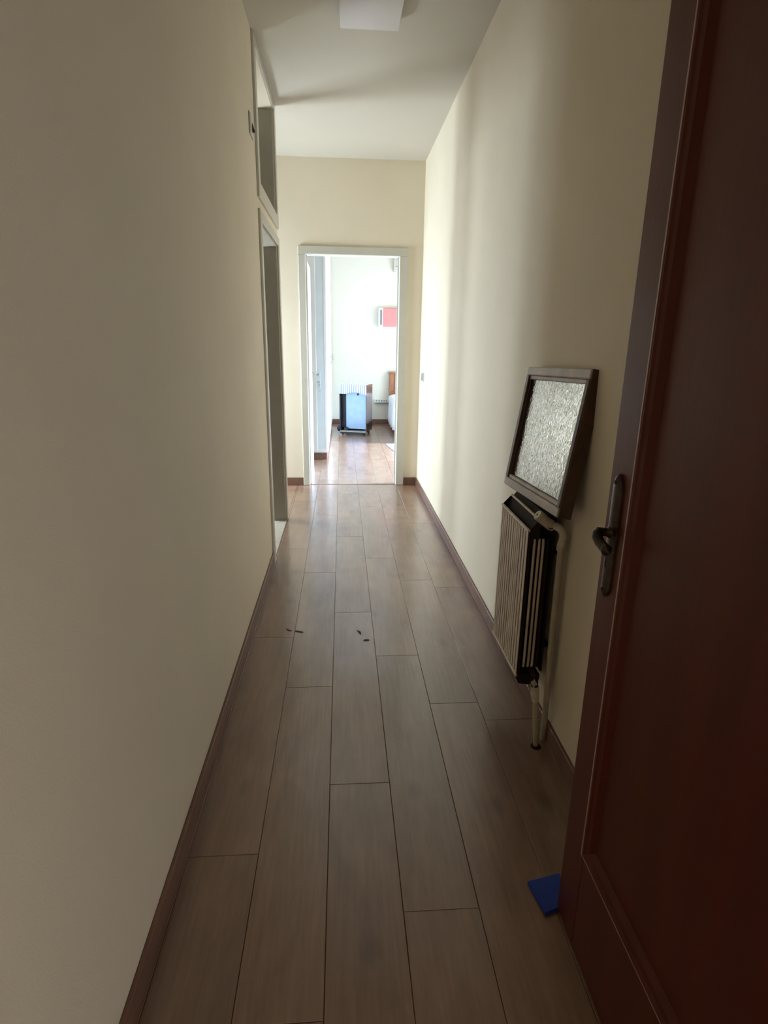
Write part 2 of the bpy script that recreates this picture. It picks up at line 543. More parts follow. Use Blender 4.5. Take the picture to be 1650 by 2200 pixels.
# ------------------------------------------------------------------ skirting boards
BH, BT = 0.076, 0.012
def skirting(name, lo, hi, label):
    tag(box(name, lo, hi, 'skirting', bevel=0.003), label, 'baseboard', kind='structure')
skirting('baseboard_left', (XL, 0.26, 0), (XL + BT, YN - 0.07, BH), 'brown baseboard along the foot of the left wall')
skirting('baseboard_right', (XR - BT, 0.26, 0), (XR, YE - BT, BH), 'brown baseboard along the foot of the right wall')
skirting('baseboard_end_left', (XA, YE - BT, 0), (DL - 0.066, YE, BH), 'short brown baseboard left of the bedroom doorway')
skirting('baseboard_end_right', (DR + 0.081, YE - BT, 0), (XR - BT, YE, BH), 'short brown baseboard right of the bedroom doorway')
skirting('baseboard_bedroom_back', (-0.17, YB - BT, 0), (BX1, YB, BH), 'brown baseboard under the bedroom back wall')

# ------------------------------------------------------------------ doorway casings
c1 = thing('trim_3', 'pale grey painted casing around the bedroom doorway', 'door frame', (0, 0, 0), kind='structure')
box('stile', (DL - 0.063, YE - 0.018, 0), (DL, YE, DH), 'frame', c1, 0.004)
box('stile', (DR, YE - 0.018, 0), (DR + 0.078, YE, DH), 'frame', c1, 0.004)
box('head', (DL - 0.063, YE - 0.018, DH), (DR + 0.078, YE, DH + 0.070), 'frame', c1, 0.004)
box('jamb', (DL - 0.02, YE, 0), (DL, YE + T + 0.012, DH), 'white', c1, 0.002)
box('jamb', (DR, YE, 0), (DR + 0.02, YE + T + 0.012, DH), 'white', c1, 0.002)
box('lintel', (DL - 0.02, YE, DH), (DR + 0.02, YE + T + 0.012, DH + 0.02), 'white', c1, 0.002)
box('door_stop', (DL, YE + 0.045, 0), (DL + 0.012, YE + 0.06, DH), 'frame', c1)
box('door_stop', (DR - 0.012, YE + 0.045, 0), (DR, YE + 0.06, DH), 'frame', c1)

XC = XL + 0.013
c2 = thing('trim_4', 'grey painted casing of the left side doorway', 'door frame', (0, 0, 0), kind='structure')
box('stile', (XL, YN - 0.07, 0), (XC, YN, 2.065), 'frame', c2, 0.003)
box('stile', (XL, YF, 0), (XC, YF + 0.07, 2.065), 'frame', c2, 0.003)
box('head', (XL, YN, 2.010), (XC, YF, 2.065), 'frame', c2, 0.003)
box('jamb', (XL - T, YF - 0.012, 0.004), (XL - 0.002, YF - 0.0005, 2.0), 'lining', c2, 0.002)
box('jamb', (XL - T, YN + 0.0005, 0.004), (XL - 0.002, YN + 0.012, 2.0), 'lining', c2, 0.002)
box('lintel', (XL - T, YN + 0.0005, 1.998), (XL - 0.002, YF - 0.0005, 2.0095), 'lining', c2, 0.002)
c3 = thing('trim_5', 'grey painted casing of the open hatch above left doorway', 'hatch frame', (0, 0, 2.12), kind='structure')
def zl(lo, hi): return (lo[0], lo[1], lo[2] - 2.12), (hi[0], hi[1], hi[2] - 2.12)
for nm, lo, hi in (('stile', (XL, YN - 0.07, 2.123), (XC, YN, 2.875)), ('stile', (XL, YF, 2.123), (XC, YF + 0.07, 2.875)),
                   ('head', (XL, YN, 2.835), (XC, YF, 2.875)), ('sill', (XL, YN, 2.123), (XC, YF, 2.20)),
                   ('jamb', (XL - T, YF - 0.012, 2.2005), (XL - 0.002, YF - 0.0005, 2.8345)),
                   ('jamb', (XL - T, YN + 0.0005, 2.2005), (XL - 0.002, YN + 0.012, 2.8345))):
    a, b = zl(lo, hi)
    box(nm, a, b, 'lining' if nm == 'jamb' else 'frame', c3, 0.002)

# near doorway frame (hinges of the red door)
c4 = thing('trim_6', 'red-brown wooden frame of the near doorway', 'door frame', (0, 0, 0), kind='structure')
box('jamb', (-0.33, 0.13, 0), (-0.30, 0.25, 2.15), 'red', c4, 0.003)
box('jamb', (0.585, 0.13, 0), (0.615, 0.25, 2.15), 'red', c4, 0.003)
box('head', (-0.30, 0.13, 2.12), (0.585, 0.25, 2.15), 'red', c4, 0.003)

# ------------------------------------------------------------------ windows
def window(name, label, x, y0, y1, z0, z1, n, turn=None):
    t = thing(name, label, 'window', (x, (y0 + y1) / 2, z0), kind='structure')
    if turn: t.location, t.rotation_euler = (turn[0], turn[1], z0), (0, 0, math.pi / 2)
    hy, hz, fr = (y1 - y0) / 2, z1 - z0, 0.05
    box('frame', (-0.03, -hy, 0), (0.03, -hy + fr, hz), 'winframe', t, 0.003)
    box('frame', (-0.03, hy - fr, 0), (0.03, hy, hz), 'winframe', t, 0.003)
    box('frame', (-0.03, -hy + fr, 0), (0.03, hy - fr, fr), 'winframe', t, 0.003)
    box('frame', (-0.03, -hy + fr, hz - fr), (0.03, hy - fr, hz), 'winframe', t, 0.003)
    wdt = (2 * hy - 2 * fr) / n
    for i in range(n):
        a = -hy + fr + i * wdt
        if i: box('mullion', (-0.025, a - 0.02, fr), (0.025, a + 0.02, hz - fr), 'winframe', t, 0.003)
        box('pane', (-0.003, a + (0.02 if i else 0), fr), (0.003, a + wdt - (0.02 if i < n - 1 else 0), hz - fr), 'pane', t)
window('window_1', 'white framed daylight window at the end of the side passage', XA - 0.05, 4.80, 5.62, 0.35, 1.95, 2)
window('window_2', 'tall white framed bedroom window beside the bed', BX1 + 0.05, 5.95, 8.6, 0.12, 2.4, 3)

window('added_hall_window', 'white framed hall window added behind the viewer to carry fill light', 0, -0.55, 0.55, 0.15, 1.45, 2, (1.10, YH - 0.05))

# ------------------------------------------------------------------ red-brown door (open, parallel to the right wall)
DX = 0.536
d = thing('door_1', 'dark red-brown wooden door standing open in the right foreground', 'door', (DX, 0.285, 0.008), kind='structure')
DWI, DHT, TH = 0.822, 2.10, 0.042
ST = 0.098
box('stile', (0, DWI - ST, 0), (TH, DWI, DHT), 'red', d, 0.002)
box('stile', (0, 0, 0), (TH, ST, DHT), 'red', d, 0.002)
box('rail', (0, ST, 0), (TH, DWI - ST, 0.27), 'red', d, 0.002)
box('rail', (0, ST, DHT - 0.11), (TH, DWI - ST, DHT), 'red', d, 0.002)
box('panel', (0.010, ST, 0.27), (TH - 0.010, DWI - ST, DHT - 0.11), 'red', d)
# mouldings: a bead with a thin pale arris holding its highlight in the colour and a slope down to the panel
prof = [(-0.004, 0.0), (-0.0065, 0.003), (-0.0065, 0.009), (-0.003, 0.014), (-0.001, 0.024), (0.010, 0.034), (0.010, 0.0)]
z0, z1 = 0.27, DHT - 0.11
bm = bmesh.new(); bm_prism(bm, [(a, DWI - ST - c) for a, c in prof], 'z', z0, z1); mo = obj('moulding', bm, 'red', d)
bm = bmesh.new(); bm_prism(bm, [(a, ST + c) for a, c in prof], 'z', z0, z1); obj('moulding', bm, 'red', d)
bm = bmesh.new(); bm_prism(bm, [(a, z0 + c) for a, c in prof], 'y', ST, DWI - ST); obj('moulding', bm, 'red', d)
bm = bmesh.new(); bm_prism(bm, [(a, z1 - c) for a, c in prof], 'y', ST, DWI - ST); obj('moulding', bm, 'red', d)
ar = 0.0013
ed = box('edge_highlight', (-0.0076, DWI - ST - 0.0040, z0), (-0.0050, DWI - ST - 0.0003, z1), 'red_edge', d)
ed['label'] = 'pale edge of the moulding, its highlight put into the colour'
box('edge_highlight', (-0.0072, ST, z0 + 0.0008), (-0.0052, DWI - ST, z0 + 0.0030), 'red_edge', d)
# handle: long back plate, neck and drooping lever
HY, HZ = 0.780, 1.014
bm = bmesh.new()
n = 28
lens_pts = []
hl, hw = 0.128, 0.0185
def plate_w(s):   # half width along the plate
    e = max(0.0, min(1.0, (1 - abs(s)) / 0.22))
    return hw * math.sin(e * math.pi / 2) ** 0.8 + 0.0015
rings = []
for i in range(n + 1):
    s = -1 + 2 * i / n
    wv = plate_w(s)
    rings.append([bm.verts.new((xx * (0.6 if abs(s) > 0.97 else 1), yy * wv, s * hl)) for xx, yy in
                  ((0.0, -1.0), (-0.004, -0.95), (-0.0085, -0.5), (-0.0095, 0), (-0.0085, 0.5), (-0.004, 0.95), (0.0, 1.0))])
for a, b in zip(rings[:-1], rings[1:]):
    for k in range(6):
        bm.faces.new((a[k], a[k + 1], b[k + 1], b[k]))
    bm.faces.new((a[6], a[0], b[0], b[6]))
bm.faces.new(rings[0]); bm.faces.new(rings[-1][::-1])
bmesh.ops.translate(bm, verts=bm.verts, vec=(-0.0003, HY, HZ - 0.010))
pl = obj('handle_plate', bm, 'bronze', d, smooth=True)
pl['label'] = 'tarnished bronze long back plate'
bm = bmesh.new()
for s in (-1, 1):
    bm_tube(bm, [(-0.008, HY, HZ - 0.010 + s * 0.112), (-0.0125, HY, HZ - 0.010 + s * 0.112)], [0.0045, 0.0035], 10)
obj('screw', bm, 'bronze', pl)
bm = bmesh.new()
bm_tube(bm, [(-0.0098, HY, HZ - 0.052), (-0.0104, HY, HZ - 0.052)], 0.0052, 12)
bm_box(bm, (-0.0104, HY - 0.0025, HZ - 0.074), (-0.0094, HY + 0.0025, HZ - 0.052))
obj('keyhole', bm, 'black', pl)
bm = bmesh.new()
bm_tube(bm, [(-0.006, HY, HZ), (-0.011, HY, HZ), (-0.015, HY, HZ), (-0.024, HY + 0.001, HZ + 0.001), (-0.031, HY + 0.001, HZ + 0.001),
             (-0.036, HY - 0.003, HZ - 0.002), (-0.037, HY - 0.010, HZ - 0.007), (-0.036, HY - 0.020, HZ - 0.014), (-0.034, HY - 0.034, HZ - 0.019),
             (-0.033, HY - 0.046, HZ - 0.021), (-0.033, HY - 0.051, HZ - 0.020)],
        [0.013, 0.012, 0.0085, 0.0085, 0.0100, 0.0105, 0.0105, 0.0100, 0.0100, 0.0110, 0.006], 14)
lv = obj('lever', bm, 'bronze', d, smooth=True)
lv['label'] = 'tarnished bronze lever'
for zz in (0.25, 1.85):
    bm = bmesh.new(); bm_tube(bm, [(0.045, -0.006, zz - 0.05), (0.045, -0.006, zz + 0.05)], 0.007, 10)
    obj('hinge', bm, 'bronze', d)

# ------------------------------------------------------------------ white bedroom door leaf, folded open to the left
t = thing('door_2', 'white bedroom door folded open against the left of the doorway', 'door', (DL, YE + T + 0.015, 0.008), kind='structure')
box('leaf', (-0.042, 0, 0), (-0.004, 0.80, 2.09), 'white', t, 0.002)
box('raised_panel', (-0.004, 0.10, 0.20), (0.002, 0.70, 0.95), 'pale_blue_white', t, 0.002)
box('raised_panel', (-0.004, 0.10, 1.12), (0.002, 0.70, 1.98), 'pale_blue_white', t, 0.002)
bm = bmesh.new(); bm_tube(bm, [(-0.004, 0.75, 1.03), (0.03, 0.75, 1.03), (0.035, 0.74, 1.03), (0.035, 0.66, 1.03)], 0.007, 10)
obj('lever', bm, 'chrome', t, smooth=True)

# ------------------------------------------------------------------ framed glass leaning on the radiator
q = dict(c=(0.672, 1.932, 1.082), yaw=0.034, lean=0.152, rot=0.033, w=0.526, h=0.448)
Wd = Vector((0, -1, 0)); Hd = Vector((0, 0, 1))
cs, sn = math.cos(q['rot']), math.sin(q['rot'])
Wd, Hd = Wd * cs + Hd * sn, Hd * cs - Wd * sn
Rm = Matrix.Rotation(q['yaw'], 3, 'Z') @ Matrix.Rotation(q['lean'], 3, 'Y')
Wd, Hd = Rm @ Wd, Rm @ Hd
Nd = Wd.cross(Hd)                      # points into the passage (-x) or into the wall
if Nd.x > 0: Nd = -Nd
base = Vector(q['c']) - Hd * q['h'] / 2
mt4 = Matrix((Wd, -Nd, Hd)).transposed().to_4x4()     # local x = width, y = into the wall, z = up
mt4.translation = base
pf = thing('framed_glass', 'dark pebbled glass in a worn wooden frame, leaning above the radiator', 'framed glass')
pf.matrix_world = mt4
fw_, fh, fd, fb = q['w'], q['h'], 0.034, 0.030
def rail(name, lo, hi, mtl='pict'):
    return box(name, lo, hi, mtl, pf, 0.003)
hwid = fw_ / 2
rail('rail', (-hwid, 0, 0), (hwid, fd, fb))
rail('rail', (-hwid, 0, fh - fb), (hwid, fd, fh))
rail('stile', (-hwid, 0, fb), (-hwid + fb * 0.9, fd, fh - fb), 'pict_side')
rail('stile', (hwid - fb * 0.75, 0.001, fb), (hwid, fd, fh - fb), 'pict_side')
box('side_face', (hwid, 0.004, 0.0), (hwid + 0.004, fd + 0.012, fh), 'pict_side', pf, 0.001)
# inner step
i0, i1 = -hwid + fb * 0.9, hwid - fb * 0.75
box('bead', (i0, 0.006, fb), (i1, 0.016, fb + 0.014), 'pict', pf, 0.002)
box('bead', (i0, 0.006, fh - fb - 0.014), (i1, 0.016, fh - fb), 'pict', pf, 0.002)
box('bead', (i0, 0.008, fb + 0.014), (i0 + 0.006, 0.016, fh - fb - 0.014), 'pict_side', pf, 0.001)
box('bead', (i1 - 0.006, 0.004, fb + 0.014), (i1, 0.016, fh - fb - 0.014), 'rad_edge', pf, 0.001)
box('glass_pane', (i0, 0.016, fb), (i1, 0.021, fh - fb), 'glass', pf)
box('backing', (i0, 0.022, fb), (i1, 0.030, fh - fb), 'pict_side', pf)

# ------------------------------------------------------------------ radiator
RX, RY0, RY1, RZ0, RZ1 = 0.612, 1.795, 2.130, 0.245, 0.784
ra = thing('radiator', 'old beige ribbed radiator with dark open top on the right wall', 'radiator', (RX, RY0, RZ0))
NS = 4
sw = (RY1 - RY0) / NS
hz = RZ1 - RZ0
bk = 0.094                                  # depth
for i in range(NS):
    y0, y1 = i * sw + 0.0006, (i + 1) * sw - 0.0006
    bm = bmesh.new()
    # front plate with three raised ribs, their faces pale, groove shade put into dark colour
    nr = 3 + (i % 2)
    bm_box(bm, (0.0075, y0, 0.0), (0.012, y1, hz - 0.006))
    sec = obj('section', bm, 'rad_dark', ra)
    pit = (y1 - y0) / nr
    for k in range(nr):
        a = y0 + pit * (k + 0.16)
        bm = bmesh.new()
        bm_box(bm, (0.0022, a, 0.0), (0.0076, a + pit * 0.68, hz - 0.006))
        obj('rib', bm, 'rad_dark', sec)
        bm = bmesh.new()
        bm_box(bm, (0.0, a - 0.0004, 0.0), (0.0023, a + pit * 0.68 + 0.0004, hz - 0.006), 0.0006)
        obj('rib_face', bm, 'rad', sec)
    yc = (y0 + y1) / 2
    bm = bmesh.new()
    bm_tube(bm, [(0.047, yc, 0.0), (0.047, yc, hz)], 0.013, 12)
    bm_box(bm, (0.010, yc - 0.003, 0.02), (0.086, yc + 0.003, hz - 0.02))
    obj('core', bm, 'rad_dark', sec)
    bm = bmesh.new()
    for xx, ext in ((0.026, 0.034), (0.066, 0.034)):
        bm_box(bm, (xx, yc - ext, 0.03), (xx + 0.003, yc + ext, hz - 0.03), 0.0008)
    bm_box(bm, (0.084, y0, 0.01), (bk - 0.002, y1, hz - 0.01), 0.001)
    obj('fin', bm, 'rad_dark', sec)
# end ribs seen from the side
for xx, m_ in ((0.020, 'rad'), (0.036, 'rad'), (0.050, 'rad'), (0.066, 'rad_dark')):
    bm = bmesh.new()
    bm_tube(bm, [(xx + 0.004, 0.004, 0.03), (xx + 0.004, 0.001, 0.05), (xx + 0.004, 0.001, hz - 0.05), (xx + 0.004, 0.004, hz - 0.03)],
            0.0045 if m_ == 'rad' else 0.006, 8)
    obj('end_rib', bm, m_, ra, smooth=True)
L_ = RY1 - RY0
box('lower_lip', (-0.003, 0, hz - 0.006), (0.007, L_, hz + 0.002), 'rad_edge', ra, 0.0015)['label'] = 'pale lip along the top of the front, edge light put into its colour'
# sloping top coloured with cavity shade, between lips paled by edge light
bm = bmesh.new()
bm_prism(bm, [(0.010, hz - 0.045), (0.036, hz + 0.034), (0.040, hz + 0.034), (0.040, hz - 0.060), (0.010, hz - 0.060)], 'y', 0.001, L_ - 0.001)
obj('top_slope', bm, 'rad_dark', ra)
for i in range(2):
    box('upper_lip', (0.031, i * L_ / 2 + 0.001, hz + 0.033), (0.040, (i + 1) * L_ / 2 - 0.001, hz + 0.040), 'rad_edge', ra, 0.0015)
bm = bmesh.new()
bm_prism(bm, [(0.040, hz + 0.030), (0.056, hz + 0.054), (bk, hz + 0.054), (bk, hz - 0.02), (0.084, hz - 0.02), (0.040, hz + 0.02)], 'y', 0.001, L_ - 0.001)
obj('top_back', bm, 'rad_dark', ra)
for yy in (0.0005, L_ - 0.0025):
    bm = bmesh.new()
    bm_prism(bm, [(0.002, hz - 0.050), (0.002, hz), (0.034, hz + 0.036), (0.040, hz + 0.036), (0.040, hz - 0.050)], 'y', yy, yy + 0.002)
    obj('end_cheek', bm, 'rad_dark', ra)
box('bottom_lip', (-0.003, 0, -0.010), (0.006, L_, -0.0005), 'rad_edge', ra, 0.0015)
bm = bmesh.new()
bm_prism(bm, [(-0.002, -0.011), (0.010, -0.034), (0.060, -0.040), (0.084, -0.020), (0.084, 0.0), (0.004, -0.001)], 'y', -0.004, L_ - 0.01)
obj('bottom_manifold', bm, 'rad_dark', ra)
for yy in (0.06, L_ - 0.06):
    for zz in (0.08, hz - 0.10):
        box('bracket', (bk - 0.004, yy - 0.012, zz), (XR - RX, yy + 0.012, zz + 0.02), 'rad_dark', ra)
def RL(p): return (p[0] - RX, p[1] - RY0, p[2] - RZ0)
# upper valve and supply pipe
bm = bmesh.new()
c0, c1_ = Vector(RL((0.6215, 1.754, 0.852))), Vector(RL((0.680, 1.760, 0.808)))
ax = (c1_ - c0).normalized()
bm_tube(bm, [c0, c0 + ax * 0.003, c0 + ax * 0.020, c1_ - ax * 0.012, c1_], [0.0150, 0.0170, 0.0170, 0.0175, 0.0150], 16)
vl = obj('valve_head', bm, 'valve', ra, smooth=True)
vl['label'] = 'yellowed white valve head'
bm = bmesh.new()
bm_tube(bm, [c0 - ax * 0.0006, c0 + ax * 0.001], [0.0036, 0.0036], 10)
obj('cap_hole', bm, 'black', vl)
bm = bmesh.new()
e0 = Vector(RL((0.672, 1.758, 0.814)))
bm_tube(bm, bezier(e0, RL((0.716, 1.728, 0.818)), RL((0.710, 1.752, 0.745)), 10), [0.010, 0.012, 0.013, 0.0125, 0.0125, 0.013, 0.0125, 0.012, 0.0125, 0.013, 0.0135], 12)
obj('pipe_elbow', bm, 'tape', ra, smooth=True)
bm = bmesh.new()
bm_tube(bm, [RL((0.710, 1.752, 0.756)), RL((0.710, 1.752, 0.728))], 0.0145, 6)
obj('pipe_nut', bm, 'pipe', ra)
bm = bmesh.new()
bm_tube(bm, [RL((0.710, 1.752, 0.735)), RL((0.712, 1.754, 0.40)), RL((0.7175, 1.756, 0.10)), RL((0.7180, 1.756, 0.001))], 0.0105, 14)
obj('supply_pipe', bm, 'pipe', ra, smooth=True)['label'] = 'cream painted supply pipe'
bm = bmesh.new()
bm_tube(bm, [RL((0.668, 1.800, 0.800)), RL((0.668, 1.745, 0.815))], 0.010, 12)
obj('valve_tail', bm, 'rad_dark', ra, smooth=True)
# lower valve and return pipe
bm = bmesh.new()
bm_tube(bm, [RL((0.668, 1.800, 0.262)), RL((0.668, 1.762, 0.252))], 0.011, 12)
bm_tube(bm, [RL((0.668, 1.764, 0.262)), RL((0.668, 1.752, 0.206))], [0.013, 0.014], 8)
obj('return_valve', bm, 'rad_dark', ra, smooth=True)
bm = bmesh.new()
s_ = 0.0135
cc = Vector(RL((0.663, 1.748, 0.236)))
vsq = [bm.verts.new(cc + Vector((s_ * math.cos(a) * 0.8 , -0.004, s_ * math.sin(a) * 1.25))) for a in (0, math.pi / 2, math.pi, 3 * math.pi / 2)]
vsb = [bm.verts.new(v.co + Vector((0.001, 0.012, 0))) for v in vsq]
bm.faces.new(vsq); bm.faces.new(vsb[::-1])
for k in range(4): bm.faces.new((vsq[k], vsb[k], vsb[(k + 1) % 4], vsq[(k + 1) % 4]))
obj('valve_cap', bm, 'valve', ra)['label'] = 'square pale cap'
bm = bmesh.new()
bm_tube(bm, [RL((0.668, 1.752, 0.222)), RL((0.669, 1.748, 0.196)), RL((0.671, 1.740, 0.168))], [0.0145, 0.0150, 0.0110], 10)
obj('pipe_wrap', bm, 'tape', ra, smooth=True)
bm = bmesh.new()
bm_tube(bm, [RL((0.671, 1.740, 0.172)), RL((0.673, 1.733, 0.115)), RL((0.677, 1.722, 0.045)), RL((0.679, 1.717, 0.0006))], [0.0095, 0.0105, 0.0100, 0.0085], 12)
obj('return_pipe', bm, 'pipe', ra, smooth=True)['label'] = 'short cream return pipe'
bm = bmesh.new()
bm_tube(bm, [RL((0.679, 1.717, 0.0004)), RL((0.679, 1.717, 0.006))], [0.019, 0.015], 14)
obj('floor_collar', bm, 'rad_dark', ra, smooth=True)

# ------------------------------------------------------------------ ceiling lamp
la = thing('ceiling_lamp', 'square white ceiling lamp, switched off', 'lamp', (0.144, 3.235, H))
box('base', (-0.125, -0.125, -0.012), (0.125, 0.125, 0), 'lampb', la, 0.002)
bm = bmesh.new()
vs = bm_box(bm, (-0.143, -0.143, -0.052), (0.143, 0.143, -0.012), 0.006, seg=3)
bm_prism(bm, [(-0.1435, -0.0135), (0.1435, -0.0135), (0.1435, -0.0125), (-0.1435, -0.0125)], 'y', -0.1435, 0.1435)
obj('diffuser', bm, 'lampw', la, smooth=True)
box('rim', (-0.147, -0.147, -0.020), (0.147, 0.147, -0.0136), 'lampb', la, 0.002)

# ------------------------------------------------------------------ small wall fittings
sw_ = thing('light_switch', 'small ivory and grey switch on right wall near bedroom doorway', 'switch', (XR, 5.41, 1.07))
box('plate', (-0.009, -0.058, -0.040), (0, 0.058, 0.040), 'plastic', sw_, 0.003)
for yy in (-0.034, 0.012):
    box('rocker', (-0.0125, yy, -0.032), (-0.009, yy + 0.022, 0.032), 'greyp', sw_, 0.001)
so = thing('junction_plate', 'small ivory outlet plate high on left wall beside the hatch', 'outlet', (XL, 3.385, 2.405))
box('plate', (0, -0.055, -0.045), (0.010, 0.055, 0.045), 'plastic', so, 0.003)
box('surround', (0.0, -0.059, -0.049), (0.003, 0.059, 0.049), 'greyp', so, 0.001)
bm = bmesh.new()
bm_prism(bm, [(0.010, -0.030), (0.021, -0.026), (0.010, 0.012)], 'y', -0.012, 0.012)
obj('cord_outlet', bm, 'rad_dark', so)

# ------------------------------------------------------------------ blue wedge on the floor
wd = bmesh.new()
pts = [(0.481, 1.178), (0.575, 1.198), (0.578, 1.112), (0.498, 1.084)]
top = [wd.verts.new((x, y, 0.012)) for x, y in pts]
bot = [wd.verts.new((x, y, 0.0003)) for x, y in pts]
wd.faces.new(top); wd.faces.new(bot[::-1])
for k in range(4): wd.faces.new((top[k], bot[k], bot[(k + 1) % 4], top[(k + 1) % 4]))
bmesh.ops.bevel(wd, geom=list(wd.edges), offset=0.0025, segments=2, affect='EDGES')
tag(obj('foam_pad', wd, 'blue', loc=(0.53, 1.14, 0)), 'small flat blue pad on the floor beside the red-brown door', 'pad')

# ------------------------------------------------------------------ dark flakes on the floor
def flake(cx, cy, a, l, wdt, bend, label):
    bm = bmesh.new()
    tp, bt = [], []
    n = 8
    rim = []
    for i in range(n + 1):
        s = -1 + 2 * i / n
        rim.append((s * l / 2, bend * (1 - s * s) + wdt / 2 * (1 - s * s) ** 0.7))
    for i in range(n - 1, 0, -1):
        s = -1 + 2 * i / n
        rim.append((s * l / 2, bend * (1 - s * s) - wdt / 2 * (1 - s * s) ** 0.7))
    ca, sa = math.cos(a), math.sin(a)
    P = [(x * ca - y * sa, x * sa + y * ca) for x, y in rim]
    tp = [bm.verts.new((x, y, 0.0022)) for x, y in P]
    bt = [bm.verts.new((x * 0.96, y * 0.96, 0.0002)) for x, y in P]
    bm.faces.new(tp); bm.faces.new(bt[::-1])
    for k in range(len(P)): bm.faces.new((tp[k], bt[k], bt[(k + 1) % len(P)], tp[(k + 1) % len(P)]))
    o = obj('dry_flake', bm, 'flake')
    o.location = (cx, cy, 0)
    tag(o, label, 'flake', 'dark flakes scattered on the planks')
flake(-0.270, 2.635, 2.4, 0.040, 0.008, 0.006, 'small curled dark flake, leftmost of the flakes on the floor')
flake(-0.220, 2.612, -0.35, 0.048, 0.012, 0.0, 'long dark flake just right of the leftmost curled one')
flake(0.074, 2.590, -1.2, 0.050, 0.010, 0.004, 'upright faint dark flake in the middle of the floor')
flake(0.108, 2.512, 0.1, 0.030, 0.016, 0.0, 'short dark flake nearest the viewer, rightmost of the group')

# ------------------------------------------------------------------ bedroom: built-in wardrobe
WX, WY = -0.175, 6.93
wr = thing('wardrobe', 'tall white built-in wardrobe seen through the left of the doorway', 'wardrobe', (WX, WY, 0))
WL = YB - WY - 0.004
box('body', (BX0 - WX + 0.004, 0.010, 0.085), (-0.012, WL, 2.86), 'white', wr, 0.002)
box('plinth', (BX0 - WX + 0.004, 0.016, 0.0005), (-0.012, WL, 0.085), 'skirting', wr, 0.002)['label'] = 'brown plinth board'
# end panel facing the doorway, framed
box('end_stile', (-0.030, 0.0, 0.095), (0, 0.016, 2.86), 'white', wr, 0.002)
box('end_stile', (-0.225, 0.0, 0.095), (-0.120, 0.016, 2.86), 'white', wr, 0.002)
box('end_rail', (-0.120, 0.0, 0.095), (-0.030, 0.016, 0.13), 'white', wr, 0.002)
ep = box('end_panel', (-0.120, 0.006, 0.13), (-0.030, 0.012, 2.86), 'pale_blue_white', wr)
esc = box('escutcheon', (-0.118, 0.0015, 0.845), (-0.076, 0.006, 1.035), 'pale_blue_white', wr, 0.001)
box('lever', (-0.116, -0.008, 0.988), (-0.082, 0.002, 1.004), 'chrome', esc, 0.002)
bm = bmesh.new()
bm_tube(bm, [(-0.113, -0.002, 0.917), (-0.095, -0.004, 0.914), (-0.080, -0.002, 0.922)], 0.005, 8)
bm_tube(bm, [(-0.095, -0.004, 0.914), (-0.078, -0.002, 0.900)], 0.004, 8)
obj('latch', bm, 'chrome', esc)
bm = bmesh.new()
ring = [(-0.088 + 0.010 * math.cos(a), -0.001, 0.880 + 0.012 * math.sin(a)) for a in [i * math.pi / 6 for i in range(13)]]
bm_tube(bm, ring, 0.0028, 6)
obj('key_ring', bm, 'chrome', esc)
bm = bmesh.new()
bm_prism(bm, [(-0.094, 0.810), (-0.078, 0.806), (-0.080, 0.826)], 'y', -0.003, 0.002)
obj('key_tag', bm, 'chrome', esc)
# doors on the long side, with bow handles
for i in range(4):
    a, b = 0.018 + i * (WL - 0.02) / 4, 0.012 + (i + 1) * (WL - 0.02) / 4
    dr = box('door', (-0.012, a, 0.095), (0.004, b, 2.86), 'white', wr, 0.002)
    hy = a + 0.06 if i % 2 == 0 else b - 0.06
    bm = bmesh.new()
    bm_tube(bm, [(0.003, hy, 1.165), (0.022, hy, 1.155), (0.027, hy, 1.115), (0.022, hy, 1.075), (0.003, hy, 1.065)], 0.006, 8)
    obj('handle', bm, 'chrome', dr, smooth=True)

# ------------------------------------------------------------------ bedroom: cabinet heater seen from its open back
ht = thing('gas_heater', 'dark cabinet heater with open back and pale blue inside, on castors', 'heater', (-0.045, 8.925, 0), (0, 0, math.radians(-17)))
hw_, hd_, hh_ = 0.425, 0.350, 0.745
box('side_panel', (hw_ - 0.014, 0, 0.045), (hw_, hd_, hh_), 'heat_brown', ht, 0.003)
box('side_panel', (0, 0.0, 0.045), (0.016, hd_, hh_), 'heat_black', ht, 0.003)
box('top_panel', (0.016, 0, hh_ - 0.02), (hw_ - 0.014, hd_, hh_), 'heat_brown', ht, 0.002)
box('front_panel', (0.016, hd_ - 0.015, 0.045), (hw_ - 0.014, hd_, hh_ - 0.02), 'heat_black', ht)
box('inner_liner', (0.016, 0.10, 0.10), (0.095, hd_ - 0.016, hh_ - 0.022), 'heat_black', ht)
bp_ = box('blue_panel', (0.090, 0.060, 0.085), (hw_ - 0.016, 0.072, hh_ - 0.022), 'heat_blue', ht, 0.002)
bp_['label'] = 'pale blue steel panel'
bm = bmesh.new(); bm_tube(bm, [(0.275, 0.0595, 0.605), (0.275, 0.052, 0.605)], 0.017, 14); obj('round_hole', bm, 'black', bp_)
box('tray', (0.010, -0.025, 0.045), (hw_ - 0.010, 0.30, 0.058), 'heat_tray', ht, 0.002)
box('tray_lip', (0.020, -0.030, 0.022), (hw_ - 0.004, -0.018, 0.045), 'heat_black', ht, 0.002)
box('hose_bracket', (0.060, 0.030, 0.058), (0.125, 0.058, 0.105), 'heat_black', ht, 0.004)
bm = bmesh.new()
bmesh.ops.create_icosphere(bm, subdivisions=2, radius=0.045)
bmesh.ops.scale(bm, vec=(0.75, 1, 1.1), verts=bm.verts)
bmesh.ops.translate(bm, verts=bm.verts, vec=(-0.022, 0.06, 0.085))
obj('regulator', bm, 'heat_black', ht, smooth=True)
